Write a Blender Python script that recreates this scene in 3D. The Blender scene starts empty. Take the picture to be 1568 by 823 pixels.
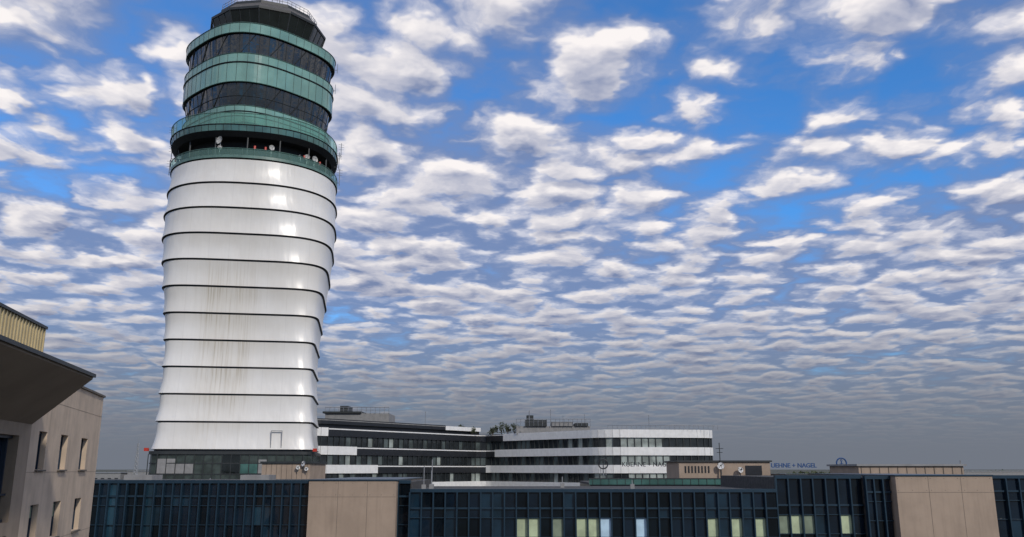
import bpy, math, random
from mathutils import Vector, Matrix
random.seed(7)
scene=bpy.context.scene
scene.view_settings.view_transform='Standard'
scene.view_settings.look='None'
scene.view_settings.exposure=0
H=20.0
# ------------------------------------------------------------------ helpers
def rot2(x,y,a): return (x*math.cos(a)-y*math.sin(a), x*math.sin(a)+y*math.cos(a))
class MB:
    def __init__(s): s.v=[];s.f=[];s.m=[]
    def poly(s,pts,mat=0):
        i=len(s.v); s.v+= [tuple(p) for p in pts]; s.f.append(tuple(range(i,i+len(pts)))); s.m.append(mat)
    def hexa(s,b,t,mat=0):
        i=len(s.v); s.v+=[tuple(p) for p in b]+[tuple(p) for p in t]
        n=len(b)
        s.f.append(tuple(i+k for k in reversed(range(n)))); s.m.append(mat)
        s.f.append(tuple(i+n+k for k in range(n))); s.m.append(mat)
        for k in range(n):
            k2=(k+1)%n
            s.f.append((i+k,i+k2,i+n+k2,i+n+k)); s.m.append(mat)
    def box(s,x0,x1,y0,y1,z0,z1,mat=0):
        s.hexa([(x0,y0,z0),(x1,y0,z0),(x1,y1,z0),(x0,y1,z0)],[(x0,y0,z1),(x1,y0,z1),(x1,y1,z1),(x0,y1,z1)],mat)
    def wallbox(s,p0,p1,z0,z1,t0,t1,mat=0):
        d=Vector((p1[0]-p0[0],p1[1]-p0[1])); 
        if d.length<1e-6: return
        d.normalize(); n=Vector((d.y,-d.x))
        a=[(p0[0]+n.x*t0,p0[1]+n.y*t0),(p1[0]+n.x*t0,p1[1]+n.y*t0),(p1[0]+n.x*t1,p1[1]+n.y*t1),(p0[0]+n.x*t1,p0[1]+n.y*t1)]
        s.hexa([(x,y,z0) for x,y in a],[(x,y,z1) for x,y in a],mat)
    def tube(s,p0,p1,r,mat=0,n=6,r1=None):
        p0=Vector(p0);p1=Vector(p1); r1=r if r1 is None else r1
        d=(p1-p0).normalized(); up=Vector((0,0,1)) if abs(d.z)<.9 else Vector((1,0,0))
        a=d.cross(up).normalized(); b=d.cross(a)
        B=[p0+(a*math.cos(2*math.pi*k/n)+b*math.sin(2*math.pi*k/n))*r for k in range(n)]
        T=[p1+(a*math.cos(2*math.pi*k/n)+b*math.sin(2*math.pi*k/n))*r1 for k in range(n)]
        s.hexa(B,T,mat)
    def loft(s,rings,mats):
        i=len(s.v); n=len(rings[0])
        for r in rings: s.v+=[tuple(p) for p in r]
        for j in range(len(rings)-1):
            for k in range(n):
                k2=(k+1)%n
                s.f.append((i+j*n+k,i+j*n+k2,i+(j+1)*n+k2,i+(j+1)*n+k)); s.m.append(mats if isinstance(mats,int) else mats[j])
    def obj(s,name,mats,parent=None,smooth=False):
        me=bpy.data.meshes.new(name); me.from_pydata(s.v,[],s.f)
        for m in mats: me.materials.append(m)
        me.polygons.foreach_set('material_index',s.m)
        if smooth: me.polygons.foreach_set('use_smooth',[True]*len(s.f))
        me.update()
        o=bpy.data.objects.new(name,me); scene.collection.objects.link(o)
        if parent:
            o.parent=parent; o.matrix_parent_inverse=Matrix.Translation(-Vector(parent.location))
        return o
def empty(name,loc):
    e=bpy.data.objects.new(name,None); e.location=loc; e.empty_display_size=1
    scene.collection.objects.link(e); return e
# ------------------------------------------------------------------ node helper
class NT:
    def __init__(s,t): s.t=t
    def n(s,typ,**k):
        nd=s.t.nodes.new(typ)
        for a,b in k.items(): setattr(nd,a,b)
        return nd
    def put(s,sock,val):
        if isinstance(val,bpy.types.NodeSocket): s.t.links.new(val,sock)
        elif val is not None: sock.default_value=val
    def math(s,op,a,b=None,c=None,clamp=False):
        nd=s.n('ShaderNodeMath',operation=op,use_clamp=clamp)
        s.put(nd.inputs[0],a); s.put(nd.inputs[1],b)
        if c is not None: s.put(nd.inputs[2],c)
        return nd.outputs[0]
    def vmath(s,op,a,b=None):
        nd=s.n('ShaderNodeVectorMath',operation=op); s.put(nd.inputs[0],a)
        if b is not None: s.put(nd.inputs[1],b)
        return nd.outputs[0]
    def comb(s,x,y,z):
        nd=s.n('ShaderNodeCombineXYZ'); s.put(nd.inputs[0],x);s.put(nd.inputs[1],y);s.put(nd.inputs[2],z); return nd.outputs[0]
    def sep(s,v):
        nd=s.n('ShaderNodeSeparateXYZ'); s.put(nd.inputs[0],v); return nd.outputs
    def noise(s,v,scale,detail=2,rough=.5,out=0,dist=0,dim='3D'):
        nd=s.n('ShaderNodeTexNoise',noise_dimensions=dim); s.put(nd.inputs['Vector'],v); nd.inputs['Scale'].default_value=scale
        nd.inputs['Detail'].default_value=detail; nd.inputs['Roughness'].default_value=rough; nd.inputs['Distortion'].default_value=dist
        return nd.outputs[out]
    def ss(s,x,a,b,o0=0.,o1=1.):
        nd=s.n('ShaderNodeMapRange',interpolation_type='SMOOTHSTEP'); s.put(nd.inputs[0],x)
        for i,q in zip((1,2,3,4),(a,b,o0,o1)): nd.inputs[i].default_value=q
        return nd.outputs[0]
    def mix(s,f,a,b,mode='MIX'):
        nd=s.n('ShaderNodeMix',data_type='RGBA',blend_type=mode); s.put(nd.inputs[0],f)
        s.put(nd.inputs[6],a if not isinstance(a,tuple) else (*a[:3],1)); s.put(nd.inputs[7],b if not isinstance(b,tuple) else (*b[:3],1))
        return nd.outputs[2]
def newmat(name):
    m=bpy.data.materials.new(name); m.use_nodes=True
    t=m.node_tree; return m,NT(t),t.nodes['Principled BSDF']
def pmat(name,col,rough=.6,metal=0,var=.12,scale=1.2,spec=.5,bump=0,bscale=20,streak=0):
    m,N,b=newmat(name)
    tc=N.n('ShaderNodeTexCoord').outputs['Object']
    f=N.noise(tc,scale,5,.6)
    k=1-var; k2=1+var
    c=N.mix(N.ss(f,.3,.7),tuple(x*k for x in col),tuple(min(1,x*k2) for x in col))
    if streak:
        sv=N.vmath('MULTIPLY',tc,(3.,3.,.22))
        c=N.mix(N.math('MULTIPLY',N.ss(N.noise(sv,1.,4,.6),.45,.75),streak),c,tuple(x*.45 for x in col))
    N.put(b.inputs['Base Color'],c)
    b.inputs['Roughness'].default_value=rough; b.inputs['Metallic'].default_value=metal
    b.inputs['Specular IOR Level'].default_value=spec
    if bump:
        bn=N.n('ShaderNodeBump'); bn.inputs['Strength'].default_value=bump
        N.put(bn.inputs['Height'],N.noise(tc,bscale,3)); N.put(b.inputs['Normal'],bn.outputs[0])
    return m
# ------------------------------------------------------------------ materials
M_dark=pmat('dark_metal',(.025,.03,.032),.5)
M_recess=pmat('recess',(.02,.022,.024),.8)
M_steel=pmat('galvanised_steel',(.35,.36,.37),.45,.6)
M_whitep=pmat('white_paint',(.78,.78,.77),.45,var=.06,streak=.15)
M_red=pmat('red_lamp_housing',(.5,.04,.02),.4)
M_conc=pmat('concrete_panel',(.36,.28,.215),.85,var=.1,scale=.5,bump=.1,streak=.25)
M_seam=pmat('panel_joint',(.14,.12,.10),.9)
M_beige=pmat('stucco_beige',(.58,.46,.345),.9,var=.12,scale=.7,bump=.2,bscale=8,streak=.3)
M_beige2=pmat('stucco_grey_beige',(.33,.26,.195),.9,var=.12,scale=.6,bump=.15,bscale=8,streak=.2)
M_soffit=pmat('soffit_panel',(.27,.215,.16),.8,var=.1,scale=.4)
M_roof=pmat('roof_bitumen',(.055,.055,.055),.95,var=.3,scale=3)
M_corr=pmat('corrugated_sheet',(.52,.43,.25),.6,var=.1)
M_frame=pmat('window_frame_blue',(.02,.035,.06),.4)
M_navy=pmat('navy_metal',(.016,.04,.065),.35,.2)
M_tealmetal=pmat('teal_panel',(.10,.19,.165),.4,var=.2)
M_blind=pmat('blind_pale',(.46,.54,.35),.7,var=.2,scale=.8,streak=.3)
M_blindb=pmat('blind_bluish',(.5,.7,.85),.6,var=.15)
M_blindd=pmat('blind_dim',(.20,.25,.18),.7,var=.25,scale=.8)
M_greyb=pmat('grey_cladding',(.25,.25,.25),.7,streak=.2)
M_black=pmat('black_spandrel',(.018,.02,.024),.35)
def glassmat(name,col,rough=.06,spec=.8,var=.35,scale=.35):
    m,N,b=newmat(name)
    tc=N.n('ShaderNodeTexCoord').outputs['Object']
    f=N.noise(tc,scale,3,.5)
    N.put(b.inputs['Base Color'],N.mix(N.ss(f,.35,.65),tuple(x*(1-var) for x in col),tuple(x*(1+var) for x in col)))
    b.inputs['Roughness'].default_value=rough; b.inputs['Specular IOR Level'].default_value=spec
    bn=N.n('ShaderNodeBump'); bn.inputs['Strength'].default_value=.05; bn.inputs['Distance'].default_value=.3
    N.put(bn.inputs['Height'],N.noise(tc,.8,2)); N.put(b.inputs['Normal'],bn.outputs[0])
    return m
G_nav=[glassmat('glass_navy_a',(.006,.014,.026),spec=.6),glassmat('glass_navy_b',(.010,.028,.048),spec=.7),glassmat('glass_navy_c',(.004,.008,.013),spec=.45),glassmat('glass_navy_d',(.016,.05,.08),spec=.9)]
G_teal=glassmat('glass_teal_spandrel',(.18,.35,.31),.14,.6,var=.15,scale=.2)
G_teal2=glassmat('glass_teal_dark',(.06,.14,.125),.14,.6,var=.25)
G_dark=glassmat('glass_dark_window',(.010,.014,.014),.05,.9)
G_pod=glassmat('glass_podium',(.05,.065,.06),.15,.5,var=.3,scale=.6)
G_off=[glassmat('office_glass_a',(.025,.03,.033),.1,.6),glassmat('office_glass_b',(.08,.10,.10),.15,.6),glassmat('office_glass_c',(.30,.34,.32),.25,.5)]
CX,CY=-48.4,155.0
ROTB=math.radians(10)
M_mem,N,b=newmat('white_membrane')
tc=N.n('ShaderNodeTexCoord').outputs['Object']; X,Y,Z=N.sep(tc)
u=N.math('ADD',N.math('MULTIPLY',N.math('SUBTRACT',X,CX),math.cos(ROTB)),N.math('MULTIPLY',N.math('SUBTRACT',Y,CY),math.sin(ROTB)))
sv=N.comb(N.math('MULTIPLY',u,2.4),0.,N.math('MULTIPLY',Z,.07))
streak=N.ss(N.noise(sv,1.0,4,.65),.46,.70)
um=N.math('MULTIPLY',N.ss(N.math('ABSOLUTE',N.math('ADD',u,1.9)),2.0,6.5,1,.0),N.math('MULTIPLY',N.ss(Z,50,56,1,.0),N.ss(Z,24,34,.25,1.)))
fr=N.math('FRACT',N.math('DIVIDE',N.math('SUBTRACT',Z,23.),4.5))
st=N.math('MULTIPLY',N.math('MULTIPLY',streak,um),N.ss(fr,0.,1.,.45,1.))
base=N.mix(N.ss(N.noise(tc,.12,4,.6),.3,.7),(.72,.70,.655),(.79,.78,.75))
c=N.mix(N.math('MULTIPLY',um,.20),base,(.60,.54,.41))
c=N.mix(N.math('MULTIPLY',st,.62),c,(.36,.29,.17))
fine=N.ss(N.noise(N.comb(N.math('MULTIPLY',u,4.),0.,N.math('MULTIPLY',Z,.2)),1.,3,.6),.4,.8)
c=N.mix(N.math('MULTIPLY',fine,.05),c,(.5,.48,.42))
sf=N.math('ABSOLUTE',N.math('SUBTRACT',N.math('FRACT',N.math('DIVIDE',N.math('ADD',u,50.),3.3)),.5))
c=N.mix(N.ss(sf,0.,.014,.22,0.),c,(.35,.33,.3))
c=N.mix(N.ss(fr,0.0,.05,.35,0.),c,(.3,.28,.25))
N.put(b.inputs['Base Color'],c); b.inputs['Roughness'].default_value=.32; b.inputs['Specular IOR Level'].default_value=.7
bn=N.n('ShaderNodeBump'); bn.inputs['Strength'].default_value=.2; bn.inputs['Distance'].default_value=.5
N.put(bn.inputs['Height'],N.noise(N.comb(N.math('MULTIPLY',u,.5),Y,N.math('MULTIPLY',Z,.12)),1.,2)); N.put(b.inputs['Normal'],bn.outputs[0])
M_rg,N,b=newmat('railing_glass')
tr=N.n('ShaderNodeBsdfTransparent'); tr.inputs[0].default_value=(.55,.8,.73,1)
mx=N.n('ShaderNodeMixShader'); mx.inputs[0].default_value=.40
b.inputs['Roughness'].default_value=.12
tcx=N.n('ShaderNodeTexCoord').outputs['Object']
N.put(b.inputs['Base Color'],N.mix(N.noise(tcx,.5,3),(.13,.27,.24),(.22,.40,.35)))
N.t.links.new(tr.outputs[0],mx.inputs[1]); N.t.links.new(b.outputs[0],mx.inputs[2])
N.t.links.new(mx.outputs[0],N.t.nodes['Material Output'].inputs[0])
# ------------------------------------------------------------------ CONTROL TOWER
tower=empty('control_tower',(CX,CY,0))
def axis_dx(z): # slight offset of the section centre with height
    tab=[(0,.55),(24,.55),(50,0.0),(72,-.35),(84,-.95),(98,-1.0),(120,-.5)]
    for a,b_ in zip(tab,tab[1:]):
        if z<=b_[0]: return a[1]+(b_[1]-a[1])*(z-a[0])/(b_[0]-a[0])
    return tab[-1][1]
def ring(z,s,n,ang,NN=144,dx=0,dy=0):
    out=[]; dx=dx+axis_dx(z)
    for k in range(NN):
        p=2*math.pi*k/NN; c=math.cos(p-ang);q=math.sin(p-ang)
        r=s/((abs(c)**n+abs(q)**n)**(1/n))
        out.append((CX+dx+r*math.cos(p),CY+dy+r*math.sin(p),z))
    return out
def interp(tab,z):
    for (a,b2) in zip(tab,tab[1:]):
        if z<=b2[0]:
            t=(z-a[0])/(b2[0]-a[0]); t=max(0,t)
            return [a[i]+(b2[i]-a[i])*t for i in range(1,len(a))]
    return list(tab[-1][1:])
PROF=[(23,12.75,14,10),(27.5,12.5,14,10),(32,12.35,14,10),(36.5,12.2,13,10),(41,12.3,11,10),(45.5,12.75,8.5,10),(50,13.4,6.2,10),(54.5,14.05,4.7,10),(59,14.65,3.6,10),(63.5,15.0,2.9,10),(68,15.0,2.5,10),(72.5,14.9,2.25,10)]
mb=MB(); gap=MB()
for i in range(11):
    z0=23+4.5*i; z1=z0+4.5
    rs=[]
    for k in range(9):
        t=k/8; z=z0+.14+(4.5-.28)*t
        s,n,a=interp(PROF,z)
        s+=.26*(1-t)-.20*math.sin(math.pi*t)
        rs.append(ring(z,s,n,math.radians(a)))
    s,n,a=interp(PROF,z0)
    rs.insert(0,ring(z0+.14,s-.5,n,math.radians(a)))
    s,n,a=interp(PROF,z1)
    rs.append(ring(z1-.14,s-.5,n,math.radians(a)))
    mb.loft(rs[1:-1],0)
    gap.loft([rs[0],rs[1]],0); gap.loft([rs[-2],rs[-1]],0)
    s,n,a=interp(PROF,z0)
    gap.loft([ring(z0-.16,s-.14,n,math.radians(a)),ring(z0+.16,s-.14,n,math.radians(a))],0)
gap.loft([ring(72.3,14.7,2.2,ROTB),ring(72.7,14.7,2.2,ROTB)],0)
mb.obj('membrane_shaft',[M_mem],tower,smooth=True)
gap.obj('shaft_ring_joints',[M_dark],tower)
fd=MB()
def front(u_,off,z):
    x,y=rot2(u_,-12.72-off,ROTB); return (CX+.55+x,CY+y,z)
for (a0,a1,c0,c1) in [(6.0,6.1,23.4,26.2),(7.7,7.8,23.4,26.2),(6.1,7.7,26.1,26.2)]:
    fd.hexa([front(a0,0.1,c0),front(a1,.1,c0),front(a1,.3,c0),front(a0,.3,c0)],[front(a0,.1,c1),front(a1,.1,c1),front(a1,.3,c1),front(a0,.3,c1)],0)
fd.obj('access_door_frame',[M_steel],tower)
pd=MB()
pd.loft([ring(0,13.0,14,ROTB),ring(19.4,13.0,14,ROTB),ring(22.3,13.0,14,ROTB),ring(22.3,13.25,14,ROTB),ring(22.8,13.25,14,ROTB),ring(22.8,12,14,ROTB)],[0,0,2,2,2])
BX=CX+.55
for k in range(-9,10):
    u_=k*1.42
    if abs(u_)<12.9:
        p=[rot2(u_-.05,-13.0,ROTB),rot2(u_+.05,-13.0,ROTB),rot2(u_+.05,-13.18,ROTB),rot2(u_-.05,-13.18,ROTB)]
        pd.hexa([(BX+a,CY+b_,0) for a,b_ in p],[(BX+a,CY+b_,22.3) for a,b_ in p],2)
for zz in (19.2,20.9):
    pd.loft([ring(zz-.07,13.1,14,ROTB),ring(zz+.07,13.1,14,ROTB)],2)
for u0,u1,mt,za,zb in ((-11.3,-8.6,3,19.3,21.6),(-1.4,1.35,1,19.3,22.2),(1.5,2.8,4,19.3,20.8),(2.9,4.2,4,19.3,20.8),(4.3,5.6,3,19.3,21.5),(-8.5,-5.8,3,19.3,20.8)):
    p=[rot2(u0,-13.0,ROTB),rot2(u1,-13.0,ROTB),rot2(u1,-13.08,ROTB),rot2(u0,-13.08,ROTB)]
    pd.hexa([(BX+a,CY+b_,za) for a,b_ in p],[(BX+a,CY+b_,zb) for a,b_ in p],mt)
pd.obj('glazed_podium',[G_pod,G_dark,M_dark,M_greyb,G_teal2],tower)
rl=MB()
for u_ in (-13.2,13.2):
    x,y=rot2(u_,-12.8,ROTB)
    rl.box(BX+x-.3,BX+x+.3,CY+y-.3,CY+y+.3,22.8,23.3,0)
rl.obj('obstruction_lights',[M_red],tower)
ROT2_=math.radians(-41.6)
NB=2.8
lt=MB()
lt.loft([ring(72.6,13,2.2,ROTB),ring(72.6,15.15,2.2,ROTB),ring(73.1,15.15,2.2,ROTB),ring(73.1,11,2.2,ROTB)],[1,0,2])
lt.loft([ring(73,11.4,2.4,ROTB),ring(77,12.0,2.4,ROTB)],2)
lt.obj('lower_terrace_slab',[M_tealmetal,M_dark,M_recess],tower)
def parapet(name,z0,z1,s,n,ang,step,inner=True,out=0.0):
    g=MB(); g.loft([ring(z0,s,n,ang,dx=0),ring(z1,s+out,n,ang)],0); g.obj(name+'_glass',[M_rg],tower)
    r=MB()
    R0=ring(z0,s+.04,n,ang); R1=ring(z1,s+out+.04,n,ang)
    L=len(R0)
    for k in range(L):
        k2=(k+1)%L
        r.tube(R1[k],R1[k2],.07,0,5)
        if k%step==0: r.tube(R0[k],R1[k],.045,0,4)
    r.obj(name+'_rail',[M_tealmetal],tower)
parapet('lower_terrace_parapet',73.1,74.3,15.1,2.2,ROTB,3)
cm=MB()
for k in range(16):
    R=ring(75,13.9,2.3,ROTB); p=R[k*9+4]
    cm.tube((p[0],p[1],73.1),(p[0],p[1],77),.16,0,8)
for k in range(0,144,2):
    R=ring(75,11.75,2.4,ROTB); p=R[k]
    cm.tube((p[0],p[1],73.1),(p[0],p[1],77),.06,0,4)
cm.obj('recess_columns',[M_dark],tower)
ut=MB()
ut.loft([ring(76.8,12,2.3,ROTB),ring(76.8,14.1,2.3,ROTB),ring(77.6,15.1,2.3,ROTB),ring(78.7,15.2,2.3,ROTB),ring(78.7,12.3,2.3,ROTB)],[2,2,0,1])
for k in range(0,144,2):
    a=ring(77.6,15.12,2.3,ROTB)[k];c2=ring(78.7,15.24,2.3,ROTB)[k]
    ut.tube(a,c2,.035,2,4)
R=ring(78.72,15.26,2.3,ROTB)
for k in range(144): ut.tube(R[k],R[(k+1)%144],.09,2,4)
ut.obj('upper_terrace_slab',[G_teal2,M_roof,M_recess],tower)
parapet('upper_terrace_parapet',78.75,80.9,15.1,2.3,ROTB,3)
K=.955
gb=MB()
prof=[(78.7,12.9),(83.0,13.0),(83.0,12.75),(83.2,12.3),(87.5,12.95),(87.5,13.3),(92.9,13.35),(92.9,13.1),(93.1,12.5),(97.1,13.0),(97.1,13.4),(98.9,13.5),(98.9,13.3),(97.9,13.3),(97.9,9)]
prof=[(z,s*K) for z,s in prof]
mts=[0,2,2,1,2,0,2,2,1,2,0,2,0,3]
gb.loft([ring(z,s,NB,ROT2_) for z,s in prof],mts)
gb.obj('glazed_body',[G_teal,G_dark,M_dark,M_roof],tower,smooth=False)
ml=MB()
def fins(z0,s0,z1,s1,step,r,mat,n=NB,ang=ROT2_,tilt=0,NN=144):
    A=ring(z0,s0*K+.02,n,ang,NN);B=ring(z1,s1*K+.02,n,ang,NN)
    for k in range(0,NN,step): ml.tube(A[k],B[(k+tilt)%NN],r,mat,4)
def hoop(z,s,r,mat,n=NB,ang=ROT2_):
    A=ring(z,s*K+.02,n,ang)
    for k in range(144): ml.tube(A[k],A[(k+1)%144],r,mat,4)
fins(78.9,12.93,83.0,13.03,3,.03,0)
fins(83.2,12.3,87.5,12.95,3,.06,0)
fins(87.5,13.3,92.9,13.35,3,.03,0)
fins(93.1,12.5,97.1,13.0,3,.06,0)
fins(97.1,13.40,98.9,13.50,3,.03,0)
for z,s in ((81,12.97),(98.9,13.52),(87.45,13.3),(97.05,13.4),(83.0,13.0),(92.95,13.36)): hoop(z,s,.08,1)
hoop(91.2,13.36,.16,0); hoop(85,12.6,.05,0); hoop(81.9,12.99,.12,0)
for z0,z1,s in ((83.2,87.5,12.4),(93.1,97.1,12.5)):
    A=ring(z0,s*K+.05,NB,ROT2_);B=ring(z1,(s+.62)*K,NB,ROT2_)
    for k in range(0,144,9): ml.tube(A[k],B[(k+5)%144],.09,0,4)
ml.obj('mullions',[M_dark,M_tealmetal],tower)
CXT=CX-.1
def oring(z,r,NN=12,ang=0):
    return [(CXT+r*math.cos(2*math.pi*k/NN+ang),CY+r*math.sin(2*math.pi*k/NN+ang),z) for k in range(NN)]
A0=math.radians(7)
cb=MB()
Z1,Z2=100.3,103.7
cb.loft([oring(97.9,9.4,12,A0),oring(99.8,9.6,12,A0),oring(100.0,9.9,12,A0),oring(Z1,9.9,12,A0)],[0,0,0])
cb.loft([oring(Z1,9.7,12,A0),oring(Z2,11.0,12,A0)],1)
cb.loft([oring(Z2,11.0,12,A0),oring(Z2,11.2,12,A0),oring(Z2+.45,11.25,12,A0),oring(105.7,9.6,12,A0),oring(106.3,9.5,12,A0),oring(106.3,0.01,12,A0)],[0,0,2,0,0])
RZ=106.3
for k in range(12):
    a=oring(Z1,9.75,12,A0)[k];c2=oring(Z2,11.05,12,A0)[k]
    cb.tube(a,c2,.14,0,5)
    a2=oring(Z1,9.75,12,A0)[(k+1)%12];c3=oring(Z2,11.05,12,A0)[(k+1)%12]
    for t in (1/3,2/3):
        cb.tube(Vector(a).lerp(Vector(a2),t),Vector(c2).lerp(Vector(c3),t),.06,0,4)
    p=Vector(oring(RZ,9.3,12,A0)[k]);q=Vector(oring(RZ,9.3,12,A0)[(k+1)%12])
    for h in (.55,1.1): cb.tube(p+Vector((0,0,h)),q+Vector((0,0,h)),.05,3,4)
    for t in (0,.2,.4,.6,.8):
        w=p.lerp(q,t); cb.tube(w,w+Vector((0,0,1.1)),.05,3,4)
for (dx,dy,hh) in ((-4,-3,5),(3,-4,6),(5,2,4),(0,1,7),(-7,2,3),(8,0,2.6),(8.8,1,1.8),(-8.6,0,1.9)):
    cb.tube((CXT+dx,CY+dy,RZ),(CXT+dx,CY+dy,RZ+hh),.09,3,5)
cb.obj('control_cab',[M_dark,G_dark,pmat('cab_roof_sheet',(.09,.085,.08),.6),M_steel],tower)
def dish(g,x,y,z,r,dirv,mat=0,mast=1.5):
    d=Vector(dirv).normalized(); up=Vector((0,0,1)); a=d.cross(up).normalized(); b_=a.cross(d)
    c0=Vector((x,y,z)); rings=[]
    for j in range(6):
        t=j/5; rr=r*t+.001; dep=.35*r*t*t
        rings.append([c0+d*dep+(a*math.cos(2*math.pi*k/16)+b_*math.sin(2*math.pi*k/16))*rr for k in range(16)])
    g.loft(rings,mat)
    g.loft([[Vector(p)-d*.06 for p in rr] for rr in rings],mat)
    f=c0+d*(.75*r)
    g.tube(f-d*.08,f+d*.08,.08,1,6)
    for ang in (0.5,2.6,4.7):
        g.tube(rings[-1][int(ang/6.283*16)],f,.025,1,4)
    g.tube((x,y,z-mast),(x-d.x*.15,y-d.y*.15,z),.07,1,6)
an=MB()
def atr(phi_deg,r): 
    p=math.radians(phi_deg); return CX-.4+r*math.cos(p),CY+r*math.sin(p)
for ph,z,r,dv in ((-99,75.9,.72,(-.6,-1,.1)),(-99,74.6,.4,(.6,-1,0)),(-147,74.9,.45,(-.6,-.8,.1)),(-140,74.6,.35,(0,-1,.1)),(-64,75.0,.5,(.8,-1,.1)),(-37,74.9,.5,(.2,-1,0)),(-30,75.0,.62,(.9,-.7,.1)),(-43,74.6,.35,(-.6,-.7,.1))):
    x,y=atr(ph,14.6); dish(an,x,y,z+.1,r,dv,0,1.6)
for ph,r,z0,h in ((-158,15.6,79,3.2),(-150,15.5,79,2.4),(8,15.6,79,3.0),(2,15.5,76,3.5),(-165,15.5,76,3.2),(10,15.5,73.5,3.4),(-160,15.5,72.8,3)):
    x,y=atr(ph,r)
    an.tube((x,y,z0),(x,y,z0+h),.07,1,5)
    x2,y2=atr(ph,r-.9); an.tube((x,y,z0+.5),(x2,y2,z0+.5),.05,1,4)
    for k in range(3):
        zz=z0+h-.3-.5*k; an.tube((x-.5,y-.2,zz),(x+.5,y+.2,zz),.03,1,4)
for ph,z0 in ((-165,96.8),(-163,87),(5,97),(0,92)):
    x,y=atr(ph,13.0); x2,y2=atr(ph,14.2); an.tube((x,y,z0),(x2,y2,z0+.1),.05,1,4); an.tube((x2,y2,z0-.6),(x2,y2,z0+1.4),.05,1,4)
an.obj('antennas_and_dishes',[pmat('dish_grey',(.5,.5,.48),.5),M_steel],tower)
rb=MB()
for ph in (-147,-75,-68,-40,-25):
    x,y=atr(ph,14.8); rb.tube((x,y,74.4),(x,y,75.0),.2,0,8)
rb.obj('terrace_obstruction_lights',[M_red],tower)

# ------------------------------------------------------------------ FOREGROUND GLASS OFFICE
fo=empty('glass_office_building',(0,68,0))
frame=MB(); panes=MB(); con=MB(); roof=MB()
def glass_section(x0,x1,y,ztop,pitch,blinds=(),back=76,fas=.22,wts=(6,1.6,4,.25),up=.85):
    roof.box(x0,x1,y+.35,back,0,ztop-.12,0)
    frame.box(x0,x1,y-.06,y+.34,ztop-fas,ztop,0)
    n=max(1,round((x1-x0)/pitch)); w=(x1-x0)/n
    z=ztop-fas; zs=[z]
    z-=up; zs.append(z)
    while z>0.2:
        for d in (.62,1.25,1.4):
            z-=d
            if z<0.2: z=0.0; zs.append(z); break
            zs.append(z)
    for k in range(n):
        a=x0+k*w;b_=a+w
        colm=random.choices([0,1,2,3],wts)[0]
        for j in range(len(zs)-1):
            zt,zb=zs[j],zs[j+1]
            mi=colm if random.random()<.8 else random.choices([0,1,2,3],wts)[0]
            if j==2 and blinds:
                for (bx,mt) in blinds:
                    if a<=bx<b_: mi=4+mt
            tx=random.uniform(-.012,.012); tz=random.uniform(-.01,.01)
            panes.poly([(a+.03,y+.1+tx,zb+.02),(b_-.03,y+.1-tx,zb+.02),(b_-.03,y+.1-tx+tz,zt-.02),(a+.03,y+.1+tx+tz,zt-.02)],mi)
        fin=.20 if k%2==0 else .12
        frame.box(a-.045,a+.045,y-fin,y+.14,0,ztop-fas,0)
    for j,z in enumerate(zs[1:-1]):
        t=.06 if j%3==0 else .022
        frame.box(x0,x1,y-.02,y+.13,z-t,z+t,0)
PX=lambda p,y,d=1.041: (p-784)/1309/d*y
bl=[(PX(p,60),m) for p,m in ((798,0),(825,0),(858,2),(888,0),(914,0),(936,1),(977,1),(1089,0),(1129,0),(1173,0))]
bl2=[(PX(p,60),m) for p,m in ((1193,2),(1213,0),(1240,2),(1295,0))]
glass_section(-46,-13.72,60,H-.73,.62,wts=(5,3,3,.9))
glass_section(-7.78,-6.95,60.5,H-.75,.83)
glass_section(-6.93,17.95,60,H-1.32,.80,bl,up=1.05)
glass_section(18.0,23.9,60.25,H-.42,.85,bl2,up=1.75)
glass_section(23.95,25.68,59.8,H-.45,.58)
glass_section(32.22,75,61,H-.42,.95)
def conc_section(x0,x1,y,ztop):
    con.box(x0,x1,y,76.2,0,ztop,0)
    con.box(x0-.06,x1+.06,y-.06,76.3,ztop+.002,ztop+.09,2)
    for z in [ztop-1.05-3.3*k for k in range(6)]:
        con.box(x0+.01,x1-.01,y-.004,y+.05,z-.012,z+.012,1)
    for f in (.335,.67):
        xx=x0+(x1-x0)*f; con.box(xx-.012,xx+.012,y-.006,y+.05,0.1,ztop-.02,1)
    for f in (.02,.165,.31,.36,.5,.64,.70,.83,.97):
        for zz in (ztop-.15,ztop-.92):
            xx=x0+(x1-x0)*f; con.box(xx-.02,xx+.02,y-.007,y+.05,zz-.02,zz+.02,1)
conc_section(-13.7,-7.8,59.5,H-.78)
conc_section(25.7,32.2,59.0,H-.47)
frame.obj('curtain_wall_frame',[M_navy,M_steel],fo)
panes.obj('glass_panes',G_nav+[M_blind,M_blindb,M_blindd],fo)
con.obj('concrete_walls',[M_conc,M_seam,M_navy],fo)
roof.obj('roof_and_core',[M_roof],fo)
rc=MB()
for x,y,h in ((-6.4,64,1.5),(-5.9,64.5,1.2),(-6.0,66,2.0),(4,70,.7),(9,66,.5),(-24,70,.6),(-18,68,.5),(20,66,.5),(34,66,.7),(38,64,.6),(-33,66,.8)):
    rc.tube((x,y,H-1.6),(x,y,H-1.3+h),.035,0,5)
    rc.box(x-.15,x+.15,y-.15,y+.15,H-1.5,H-1.1,1)
for x0 in (-40,-30,-21):
    rc.box(x0,x0+2.2,68,70,H-.85,H-.45,1)
rc.obj('roof_vents',[M_steel,M_greyb],fo)
ph=empty('rooftop_penthouse',(35,78,0))
g=MB(); g.box(30.4,39.6,77,84,0,H+.25,0); g.box(30.2,39.8,76.8,84.2,H+.252,H+.42,1)
for k in range(12): g.box(30.6+k*.8,30.65+k*.8,76.96,77.05,H-.5,H+.2,2)
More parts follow.
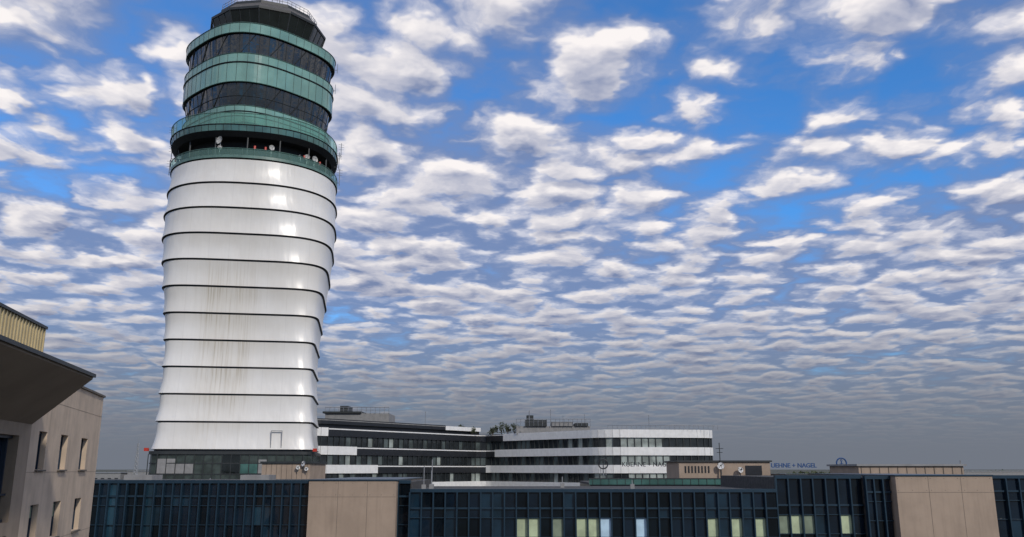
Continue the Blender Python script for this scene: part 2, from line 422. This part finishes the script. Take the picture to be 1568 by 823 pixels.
g.tube((39.4,77,H+.4),(39.4,77,H+.75),.05,1,5)
g.obj('walls',[M_conc,M_greyb,M_seam],ph)
gr=empty('green_parapet_building',(15,85,0))
g=MB(); g.box(7.1,24.6,80,92,0,H-1.4,1); g.box(7.0,24.7,79.9,80.05,H-1.38,H-.88,0); g.box(7.0,24.7,80.06,92,H-1.38,H-1.2,2)
for k in range(24): g.box(7.3+k*.74,7.34+k*.74,79.86,79.95,H-1.38,H-.84,3)
g.box(7.0,24.7,79.85,79.98,H-.878,H-.80,3)
g.obj('walls',[G_teal2,M_black,M_roof,M_dark],gr)
pr=empty('plant_room',(22,92,0))
g=MB(); g.box(17.6,27.2,92.5,100,0,H+.72,0); g.box(17.4,27.4,92.3,100.2,H+.722,H+.88,1)
for k in range(8): g.box(18.2+k*.35,18.35+k*.35,92.45,92.55,H-.4,H+.3,2)
g.box(24.6,26.3,92.4,92.55,H-.6,H+.35,2)
g.tube((21.9,92.2,H-.8),(21.9,92.2,H+2.7),.05,1,5); g.tube((21.5,92.2,H+2.1),(22.3,92.2,H+2.1),.03,1,4); g.tube((21.6,92.2,H+1.7),(22.2,92.2,H+1.7),.03,1,4)
dish(g,21.9,92.0,H+.3,.35,(-.2,-1,.2),3,.9)
dish(g,23.9,92.0,H-.1,.3,(.4,-1,.2),3,.6)
g.obj('walls',[M_conc,M_dark,M_black,M_whitep],pr)
cbld=empty('concrete_service_building',(-31,123,0))
g=MB(); g.box(-34.2,-27.6,120,130,0,H+.72,0); g.box(-34.4,-27.4,119.8,130.2,H+.722,H+1.0,1)
for k in range(9): g.box(-33.6+k*.7,-33.56+k*.7,119.96,120.05,H-2.2,H+.7,2)
dish(g,-28.4,119.6,H+.7,.36,(-.7,-1,.2),3,.9); dish(g,-29.2,119.6,H+.2,.28,(.6,-1,.2),3,.6); dish(g,-28.0,119.6,H+.0,.26,(.1,-1,.2),3,.5)
g.obj('walls',[M_conc,M_dark,M_seam,M_whitep],cbld)
# ------------------------------------------------------------------ STRIPED WHITE OFFICE
wo=empty('striped_office_building',(0,200,0))
def arcfill(pts,r=6,seg=8):
    out=[pts[0]]
    for i in range(1,len(pts)-1):
        p=Vector(pts[i]);a=Vector(pts[i-1]);c_=Vector(pts[i+1])
        da=(a-p).normalized();dc=(c_-p).normalized()
        A=p+da*r;C=p+dc*r
        for k in range(seg+1):
            t=k/seg; q=A*(1-t)**2+p*2*t*(1-t)+C*t*t; out.append((q.x,q.y))
    out.append(pts[-1]); return out
path=arcfill([(-52,205),(-46,171),(-38,170),(-7,210),(19.5,180),(42.5,183),(44,240)],3.9)
def resample(p,step):
    out=[p[0]]; cur=Vector(p[0]); i=1
    while i<len(p):
        q=Vector(p[i]); L=(q-cur).length
        if L>=step: cur=cur+(q-cur).normalized()*step; out.append((cur.x,cur.y))
        else:
            rem=step-L; base=q; i+=1
            while i<len(p):
                q2=Vector(p[i]); L2=(q2-base).length
                if L2>=rem: cur=base+(q2-base).normalized()*rem; out.append((cur.x,cur.y)); break
                rem-=L2; base=q2; i+=1
    return out
bays=resample(path,1.5)
sp=MB(); wn=MB(); mu=MB()
TOP=28.0; P=3.6
wr=[-1.5,-3.5,-5.5,-24,-26,-28,-30,-32]
wl=[-36,-31.5,-28,-30,-30,-30,-30,-30]
for i in range(len(bays)-1):
    a,c_=bays[i],bays[i+1]; mid=((a[0]+c_[0])/2,(a[1]+c_[1])/2)
    for f in range(8):
        zt=TOP-P*f
        if zt<1: continue
        isw = mid[0]>wr[f] or mid[0]<wl[f]
        sp.wallbox(a,c_,zt-1.65,zt,-.2,.35,0 if isw else 1)
        if not isw: sp.wallbox(a,c_,zt-.36,zt-.14,.352,.40,0)
        mi=random.choices([0,1,2],[6,2.5,.6])[0]
        if 22<mid[0]<33 and f in (0,1,2): mi=random.choices([0,1,2],[1,1,4])[0]  # bright window reflections put into the pane colour of these bays
        if 33<=mid[0]: mi=0
        wn.wallbox(a,c_,max(0,zt-P+.002),zt-1.652,-.2,-.02,mi)
        mu.wallbox(a,(a[0]+(c_[0]-a[0])*.10,a[1]+(c_[1]-a[1])*.10),max(0,zt-P),zt-1.65,-.02,.2,0)
    if mid[0]<-8 and i<len(bays)*.6:
        w_=-15.5<mid[0]
        sp.wallbox(a,c_,TOP+.002,TOP+.7,-1.2,-.6,1)
        sp.wallbox(a,c_,TOP+.702,TOP+(1.75 if not w_ else 1.6),-.9,.1,0 if w_ else 1)
        if not w_: sp.wallbox(a,c_,TOP+1.4,TOP+1.55,.102,.14,2)
    elif mid[0]<2: sp.wallbox(a,c_,TOP+.3,TOP+.42,-.1,.1,2)
sp.obj('spandrel_bands',[M_whitep,M_black,M_greyb],wo)
wn.obj('window_bands',G_off,wo)
mu.obj('window_posts',[M_dark],wo)
rf=MB()
rf.poly([(x,y,TOP-.3) for x,y in bays]+[(-50,240,TOP-.3)],0)
rf.obj('roof',[M_roof],wo)
rp=MB()
rp.box(-41,-27,190,200,TOP-.2,31.9,0); rp.box(-41.5,-33,189.5,201,31.902,32.3,1); rp.box(-38,-36.2,191,196,32.3,33.6,1)
for k in range(15):
    rp.tube((-41+k,189.8,31.9),(-41+k,189.8,33.2),.05,2,4)
rp.tube((-41,189.8,33.2),(-27,189.8,33.2),.06,2,4); rp.tube((-41,189.8,32.6),(-27,189.8,32.6),.04,2,4)
rp.box(1,18,200,214,TOP-.2,29.6,0); rp.box(3,8,199.5,206,29.602,31.0,1); rp.box(9.2,14,199.6,206,29.602,30.6,0); rp.box(14.5,17.5,199.6,206,29.602,30.3,1)
for k in range(18): rp.tube((1+k,199.4,29.6),(1+k,199.4,31.2),.05,2,4)
rp.tube((1,199.4,31.2),(18,199.4,31.2),.06,2,4); rp.tube((1,199.4,30.5),(18,199.4,30.5),.04,2,4)
rp.box(3.4,5,202,205,31,32.2,1); rp.tube((4,201,31),(4,201,33.2),.1,2,4)
for k in range(24): rp.tube((20+k,181.5,TOP),(20+k,181.5,TOP+.9),.04,2,4)
rp.tube((20,181.5,TOP+.9),(43,183.8,TOP+.9),.05,2,4)
for x,y,h in ((9,202,3.5),(12,204,2.2),(17,203,2.6),(-20,200,3),(30,190,1.5)): rp.tube((x,y,TOP),(x,y,TOP+2+h),.06,2,4)
rp.obj('rooftop_plant',[M_greyb,M_dark,M_steel],wo)
# ------------------------------------------------------------------ foliage helper
M_leaf=pmat('foliage',(.05,.065,.03),.8,var=.5,scale=1.5)
M_bark=pmat('bark',(.08,.06,.045),.9)
def bush(name,x,y,z,r,h,count=260):
    g=MB()
    for k in range(5):
        a=random.uniform(0,6.28); g.tube((x,y,z),(x+math.cos(a)*r*.5,y+math.sin(a)*r*.5,z+h*random.uniform(.5,.9)),.07,1,5,.02)
    cl=[(random.gauss(0,.45)*r,random.gauss(0,.45)*r,h*random.uniform(.3,.95)) for _ in range(7)]
    for k in range(count):
        c_=random.choice(cl); p=Vector((x+c_[0]+random.gauss(0,.22)*r,y+c_[1]+random.gauss(0,.22)*r,z+c_[2]+random.gauss(0,.12)*h))
        s=random.uniform(.08,.2)*max(.6,r)
        a=Vector((random.gauss(0,1),random.gauss(0,1),random.gauss(0,1))).normalized()*s; b_=Vector((random.gauss(0,1),random.gauss(0,1),random.gauss(0,1))).normalized()*s
        g.poly([p-a,p+b_,p+a,p-b_],0)
    return g.obj(name,[M_leaf,M_bark])
for x,y,r,h in ((-4.6,206,1.2,2.2),(-2.5,205,.9,3.0),(-1.0,204,1.1,2.0),(.6,203,.8,2.4),(-9.5,207,.9,1.9),(-12,205,.8,2.1)):
    bush('roof_shrub',x,y,TOP-.2,r,h)
# ------------------------------------------------------------------ LEFT BUILDINGS
O=Vector((-17.7,32)); U=Vector((-.21,.978)); Nn=Vector((.978,.21))
def LP(a,b_,z): 
    p=O+U*a+Nn*b_; return (p.x,p.y,z)
lb=empty('overhanging_roof_building',(-20,22,0))
g=MB()
def lbox(a0,a1,b0,b1,z0,z1,mat):
    g.hexa([LP(a0,b0,z0),LP(a1,b0,z0),LP(a1,b1,z0),LP(a0,b1,z0)],[LP(a0,b0,z1),LP(a1,b0,z1),LP(a1,b1,z1),LP(a0,b1,z1)],mat)
lbox(-30,0,-10,-.6,0,21.6,0)
lbox(-1.2,0,-.598,0,0,21.6,0)
for k in range(6):
    a1=-1.2-5.2*k; a0=a1-4.4
    for fz in range(6):
        zt=21.15-3.4*fz
        lbox(a0,a1,-.598,-.0,zt+.002,zt+.45,0) 
        zb=max(.3,zt-2.95)
        lbox(a0,a1,-.598,-.45,zb,zt,1)
        for q in (0,.33,.66,.97): 
            lbox(a0+4.3*q,a0+4.3*q+.1,-.448,-.3,zb,zt,2)
        lbox(a0,a1,-.297,-.2,zb,zb+.1,2); lbox(a0,a1,-.297,-.2,zt-.1,zt,2); lbox(a0,a1,-.297,-.2,zb+.9,zb+.97,2)
    lbox(a0-.8,a0-.002,-.598,-.002,0,21.6,0)
g.hexa([LP(-30,0,21.6),LP(0,0,21.6),LP(-1.73,2.33,23.14),LP(-30,2.33,23.14)],[LP(-30,0,23.2),LP(0,0,23.2),LP(-1.73,2.33,23.2),LP(-30,2.33,23.2)],3)
g.hexa([LP(-30,-3,23.202),LP(.1,-3,23.202),LP(-1.68,2.42,23.202),LP(-30,2.42,23.202)],[LP(-30,-3,23.32),LP(.1,-3,23.32),LP(-1.68,2.42,23.32),LP(-30,2.42,23.32)],4)
lbox(-30,0,-10,-.002,21.602,23.2,0)
lbox(-30,-1.54,-6,.49,23.33,24.92,5)
lbox(-30.1,-1.46,-6.1,.57,24.922,25.02,4)
for k in range(95): lbox(-1.62-.3*k,-1.54-.3*k-.02,.492,.54,23.34,24.9,5)
g.obj('walls_and_roof',[M_beige2,G_nav[0],M_frame,M_soffit,M_dark,M_corr],lb)
sb=empty('beige_apartment_building',(-24,38,0))
g=MB()
Q0=Vector((-17.75,32.05)); Q1=Vector((-21.3,44.95)); Ud=(Q1-Q0).normalized(); Nd=Vector((Ud.y,-Ud.x))
def QP(s_,b_,z): p=Q0+Ud*s_+Nd*b_; return (p.x,p.y,z)
def qbox(s0,s1,b0,b1,z0,z1,mat):
    g.hexa([QP(s0,b0,z0),QP(s1,b0,z0),QP(s1,b1,z0),QP(s0,b1,z0)],[QP(s0,b0,z1),QP(s1,b0,z1),QP(s1,b1,z1),QP(s0,b1,z1)],mat)
Lq=(Q1-Q0).length; ky=1/Ud.y
wins=[((y0-32.05)*ky,(y1-32.05)*ky) for y0,y1 in ((33.3,34.5),(36.8,38.1),(40.8,42.2))]
ZT=23.62
edges=[0]+[e for w in wins for e in w]+[Lq]
for i in range(0,len(edges),2): qbox(edges[i],edges[i+1],-.35,0,0,ZT,0)
rows=[(21.42-2.75*k,19.98-2.75*k) for k in range(7)]
for (s0,s1) in wins:
    zprev=ZT
    for zt,zb in rows:
        qbox(s0,s1,-.35,0,zt,zprev,0); zprev=zb
        qbox(s0,s1,-.35,-.28,zb,zt,1)
        qbox(s0,s0+.07,-.278,-.2,zb,zt,2); qbox(s1-.07,s1,-.278,-.2,zb,zt,2); qbox((s0+s1)/2-.04,(s0+s1)/2+.04,-.278,-.19,zb,zt,2)
        qbox(s0+.072,s1-.072,-.278,-.21,zt-.08,zt,2)
        qbox(s0-.05,s1+.05,.002,.1,zb-.07,zb-.01,3)
        if random.random()<.3: qbox(s0+.08,s1-.08,-.27,-.22,zt-random.uniform(.3,.7),zt-.1,4)
    qbox(s0,s1,-.35,0,0,zprev,0)
qbox(0,Lq,-9,-.352,0,ZT,0)
qbox(-.0,Lq+.08,-9,.08,ZT+.002,ZT+.1,3)
for k in range(6): qbox(.02,Lq-.02,.001,.006,ZT-1.0-2.75*k,ZT-.98-2.75*k,5)
g.obj('walls_and_windows',[M_beige,G_nav[2],M_frame,M_seam,M_blindd,M_beige2],sb)
# ------------------------------------------------------------------ signs
M_signb=pmat('sign_blue',(.02,.07,.2),.4)
def text(name,s,loc,size,mat,rz=0):
    cu=bpy.data.curves.new(name,'FONT'); cu.body=s; cu.size=size; cu.extrude=.05; cu.align_x='CENTER'; cu.offset=.012
    cu.materials.append(mat)
    o=bpy.data.objects.new(name,cu); o.location=loc; o.rotation_euler=(math.pi/2,0,rz); scene.collection.objects.link(o); return o
text('roof_lettering_sign','UEHNE + NAGEL',(28.9,90,H+.15),.62,M_signb)
text('facade_lettering_sign','KUEHNE + NAGEL',(27.2,176.5,H+.5),1.25,M_black)
def ringsign(name,x,y,z,r,mats):
    g=MB()
    for k in range(28):
        a0=2*math.pi*k/28;a1=2*math.pi*(k+1)/28
        g.tube((x+r*math.cos(a0),y,z+r*math.sin(a0)),(x+r*math.cos(a1),y,z+r*math.sin(a1)),r*.15,0,6)
    g.tube((x,y,z-r*.95),(x,y,z+r*.45),r*.10,0,6); g.tube((x-r*.35,y,z-r*.1),(x+r*.35,y,z-r*.1),r*.08,0,6)
    for k in range(10):
        a0=2*math.pi*k/10;a1=2*math.pi*(k+1)/10
        g.tube((x+.18*r*math.cos(a0),y,z+r*.55+.18*r*math.sin(a0)),(x+.18*r*math.cos(a1),y,z+r*.55+.18*r*math.sin(a1)),r*.07,0,4)
    g.tube((x,y,z-r*2.4),(x,y,z-r),r*.12,1,6); g.tube((x-r*.6,y+.05,z-r*2.4),(x-r*.6,y+.05,z-r*.7),r*.06,1,6); g.tube((x+r*.6,y+.05,z-r*2.4),(x+r*.6,y+.05,z-r*.7),r*.06,1,6)
    return g.obj(name,mats)
ringsign('anchor_logo_sign',33.45,89,H+.58,.5,[M_signb,M_steel])
ringsign('anchor_logo_sign',18.2,175,H+.95,.9,[M_black,M_steel])
sbk=empty('rear_glass_block',(35,93,0))
g=MB(); g.box(27.5,37,88,97,0,H-.62,0); g.box(27.4,37.1,87.9,97.1,H-.618,H-.5,1)
for k in range(14): g.box(27.8+k*.68,27.84+k*.68,87.94,88.02,H-3,H-.62,1)
g.obj('walls',[G_nav[1],M_dark],sbk)
# ------------------------------------------------------------------ lattice mast
g=MB(); mx_,my_=-257,600
hm=37.5
for sx in (-1,1):
    for sy in (-1,1):
        g.tube((mx_+sx*1.6,my_+sy*1.6,0),(mx_+sx*.35,my_+sy*.35,hm),.22,0,4,.14)
for k in range(14):
    z0=hm*k/14;z1=hm*(k+1)/14; w0=1.6-1.25*k/14;w1=1.6-1.25*(k+1)/14
    for sy in (-1,1):
        g.tube((mx_-w0,my_+sy*w0,z0),(mx_+w1,my_+sy*w1,z1),.1,0,4); g.tube((mx_+w0,my_+sy*w0,z0),(mx_-w1,my_+sy*w1,z1),.1,0,4)
    for sx in (-1,1):
        g.tube((mx_+sx*w0,my_-w0,z0),(mx_+sx*w1,my_+w1,z1),.1,0,4)
g.tube((mx_,my_,hm),(mx_,my_,hm+4),.1,0,4)
g.obj('lattice_mast',[M_steel])
# ------------------------------------------------------------------ ground, trees
M_ground,N,b=newmat('ground_mix')
tc=N.n('ShaderNodeTexCoord').outputs['Object']
c=N.mix(N.ss(N.noise(tc,.004,5,.6),.42,.58),(.06,.06,.058),(.06,.075,.035))
c=N.mix(N.math('MULTIPLY',N.noise(tc,.8,4),.4),c,(.09,.085,.075))
N.put(b.inputs['Base Color'],c); b.inputs['Roughness'].default_value=.95
g=MB(); g.poly([(-20000,-3000,0),(20000,-3000,0),(20000,30000,0),(-20000,30000,0)],0); g.obj('ground',[M_ground])
M_asph=pmat('asphalt',(.05,.05,.052),.9,var=.2,scale=.5)
M_line=pmat('road_paint',(.7,.7,.68),.7)
M_kerb=pmat('kerb_stone',(.3,.29,.28),.85)
g=MB(); g.poly([(-200,46,.004),(200,46,.004),(200,56,.004),(-200,56,.004)],0)
for k in range(60): x=-180+k*6; g.poly([(x,50.9,.008),(x+3,50.9,.008),(x+3,51.05,.008),(x,51.05,.008)],1)
g.box(-200,200,56,56.25,0,.13,2); g.box(-16,200,45.75,46,0,.13,2)
g.obj('road',[M_asph,M_line,M_kerb])
g=MB()
for k in range(9000):
    x=random.uniform(-1500,1500); y=1500+random.uniform(-60,60)+80*math.sin(x*.004)
    hh=(12+4.5*math.sin(x*.011)+3*math.sin(x*.037+1))*random.uniform(.35,1.1)
    p=Vector((x,y,hh)); s=random.uniform(2,4.5)
    a=Vector((random.gauss(0,1),random.gauss(0,.5),random.gauss(0,.6))).normalized()*s; b_=Vector((random.gauss(0,.6),random.gauss(0,.5),random.gauss(0,1))).normalized()*s
    g.poly([p-a,p+b_,p+a,p-b_],0)
for k in range(150):
    x=-1500+k*20; g.tube((x,1500,0),(x,1500,8),.4,1,5,.2)
g.obj('distant_tree_line',[M_leaf,M_bark])
g=MB()
for x0,x1,y,z in ((-330,-285,640,17),(-280,-262,640,18.2),(-300,-240,760,15),(330,420,700,18),(430,500,800,16),(560,640,900,19)):
    g.box(x0,x1,y,y+30,0,z,random.choice([0,1])); g.box(x0-.5,x1+.5,y-.5,y+30.5,z+.01,z+.6,1)
    for k in range(int((x1-x0)/5)): g.box(x0+1+k*5,x0+3.5+k*5,y-.1,y,z*.55,z*.8,2)
g.obj('airport_hangar',[M_greyb,M_steel,M_black])
# ------------------------------------------------------------------ SKY
w=bpy.data.worlds.new('World'); scene.world=w; w.use_nodes=True
N=NT(w.node_tree); 
for nd in list(w.node_tree.nodes): w.node_tree.nodes.remove(nd)
sund=Vector((.42,-.72,.54)).normalized()
sky=N.n('ShaderNodeTexSky',sky_type='NISHITA'); sky.sun_disc=False
sky.sun_elevation=math.asin(sund.z); sky.sun_rotation=math.atan2(sund.x,sund.y)
sky.air_density=1.0; sky.dust_density=.3; sky.ozone_density=3.0
D=N.n('ShaderNodeTexCoord').outputs['Generated']
D=N.vmath('NORMALIZE',D); x,y,z=N.sep(D)
zz=N.math('ADD',N.math('MAXIMUM',z,.004),.095)
px_=N.math('DIVIDE',x,zz); py_=N.math('DIVIDE',y,zz)
def dens(ox,oy):
    p=N.comb(N.math('ADD',px_,ox+3.7),N.math('ADD',py_,oy+1.3),0.)
    wv=N.noise(p,4.2,4,.6,out=1,dim='2D')
    wv=N.vmath('MULTIPLY',N.vmath('SUBTRACT',wv,(.5,.5,.5)),(.20,.22,0.))
    pw=N.vmath('ADD',p,wv)
    f=N.noise(N.vmath('MULTIPLY',pw,(1.,.85,1.)),4.6,7,.56,dim='2D')
    vo=N.n('ShaderNodeTexVoronoi',feature='SMOOTH_F1',voronoi_dimensions='2D'); N.put(vo.inputs['Vector'],N.vmath('MULTIPLY',pw,(.80,.88,1.))); vo.inputs['Scale'].default_value=5.5; vo.inputs['Smoothness'].default_value=.25
    vo2=N.n('ShaderNodeTexVoronoi',feature='SMOOTH_F1',voronoi_dimensions='2D'); N.put(vo2.inputs['Vector'],pw); vo2.inputs['Scale'].default_value=12.; vo2.inputs['Smoothness'].default_value=.4
    d=N.math('ADD',N.math('MULTIPLY',f,.70),N.math('MULTIPLY',vo.outputs['Distance'],-.68))
    d=N.math('ADD',d,N.math('MULTIPLY',vo2.outputs['Distance'],-.24))
    return N.math('ADD',d,.012)
d0=dens(0,0); d1=dens(-.015,-.07)
pc=N.comb(N.math('ADD',px_,9.1),N.math('ADD',py_,2.6),0.)
cov=N.noise(pc,.85,3,.5,dim='2D')
ex=N.math('DIVIDE',N.math('SUBTRACT',px_,.12),.85); ey=N.math('DIVIDE',N.math('SUBTRACT',py_,1.64),.36)
rr=N.math('ADD',N.math('MULTIPLY',ex,ex),N.math('MULTIPLY',ey,ey))
clear=N.ss(rr,0.,1.6,.12,0.)
far=N.ss(py_,1.9,3.4,0.,.13)
cv=N.math('SUBTRACT',N.math('MULTIPLY',N.math('SUBTRACT',cov,.43),.44),clear)
dd=N.math('ADD',N.math('ADD',N.math('ADD',d0,.075),cv),N.math('MULTIPLY',far,.30))
puff=N.ss(dd,-.10,.20)
veil=N.ss(N.math('ADD',N.math('ADD',cv,far),N.math('MULTIPLY',d0,.35)),-.19,.05)
thick=N.ss(dd,.12,.42)
lit=N.math('ADD',.60,N.math('MULTIPLY',N.math('SUBTRACT',d0,d1),1.8))
lit=N.math('SUBTRACT',lit,N.math('MULTIPLY',thick,.34),clamp=True)
lit=N.math('MULTIPLY',lit,N.ss(dd,-.12,.22))
lit=N.math('MULTIPLY',lit,N.ss(z,.05,.30,.88,1.))
ccol=N.mix(lit,(.19,.25,.43),(.97,.92,.91))
alpha=N.math('MAXIMUM',puff,N.math('MULTIPLY',veil,.90))
bg1=N.n('ShaderNodeBackground'); bg1.inputs[1].default_value=.10
N.put(bg1.inputs[0],N.mix(1.,sky.outputs[0],(.52,1.15,1.72),'MULTIPLY'))
hz=N.ss(z,.0,.32,1.,0.)
ccol=N.mix(N.math('MULTIPLY',hz,.45),ccol,(.20,.225,.31))
bg2=N.n('ShaderNodeBackground'); N.put(bg2.inputs[0],ccol); bg2.inputs[1].default_value=1.
mx1=N.n('ShaderNodeMixShader'); N.put(mx1.inputs[0],alpha); w.node_tree.links.new(bg1.outputs[0],mx1.inputs[1]); w.node_tree.links.new(bg2.outputs[0],mx1.inputs[2])
bg3=N.n('ShaderNodeBackground'); bg3.inputs[0].default_value=(.165,.185,.225,1); bg3.inputs[1].default_value=1.
mx2=N.n('ShaderNodeMixShader'); N.put(mx2.inputs[0],N.ss(z,.01,.19,1.,0.)); w.node_tree.links.new(mx1.outputs[0],mx2.inputs[1]); w.node_tree.links.new(bg3.outputs[0],mx2.inputs[2])
out=N.n('ShaderNodeOutputWorld'); w.node_tree.links.new(mx2.outputs[0],out.inputs[0])
# sun
L=bpy.data.lights.new('sun','SUN'); L.energy=2.0; L.angle=math.radians(4); L.color=(1,.93,.84)
lo=bpy.data.objects.new('sun',L); lo.rotation_euler=sund.to_track_quat('Z','Y').to_euler(); lo.location=(0,-20,80); scene.collection.objects.link(lo)
# camera
cam=bpy.data.cameras.new('camera'); cam.lens=30.05; cam.sensor_width=36; cam.clip_end=60000; cam.clip_start=.1
co=bpy.data.objects.new('camera',cam); co.location=(0,0,H); co.rotation_euler=(math.radians(90+13.2),0,0)
scene.collection.objects.link(co); scene.camera=co
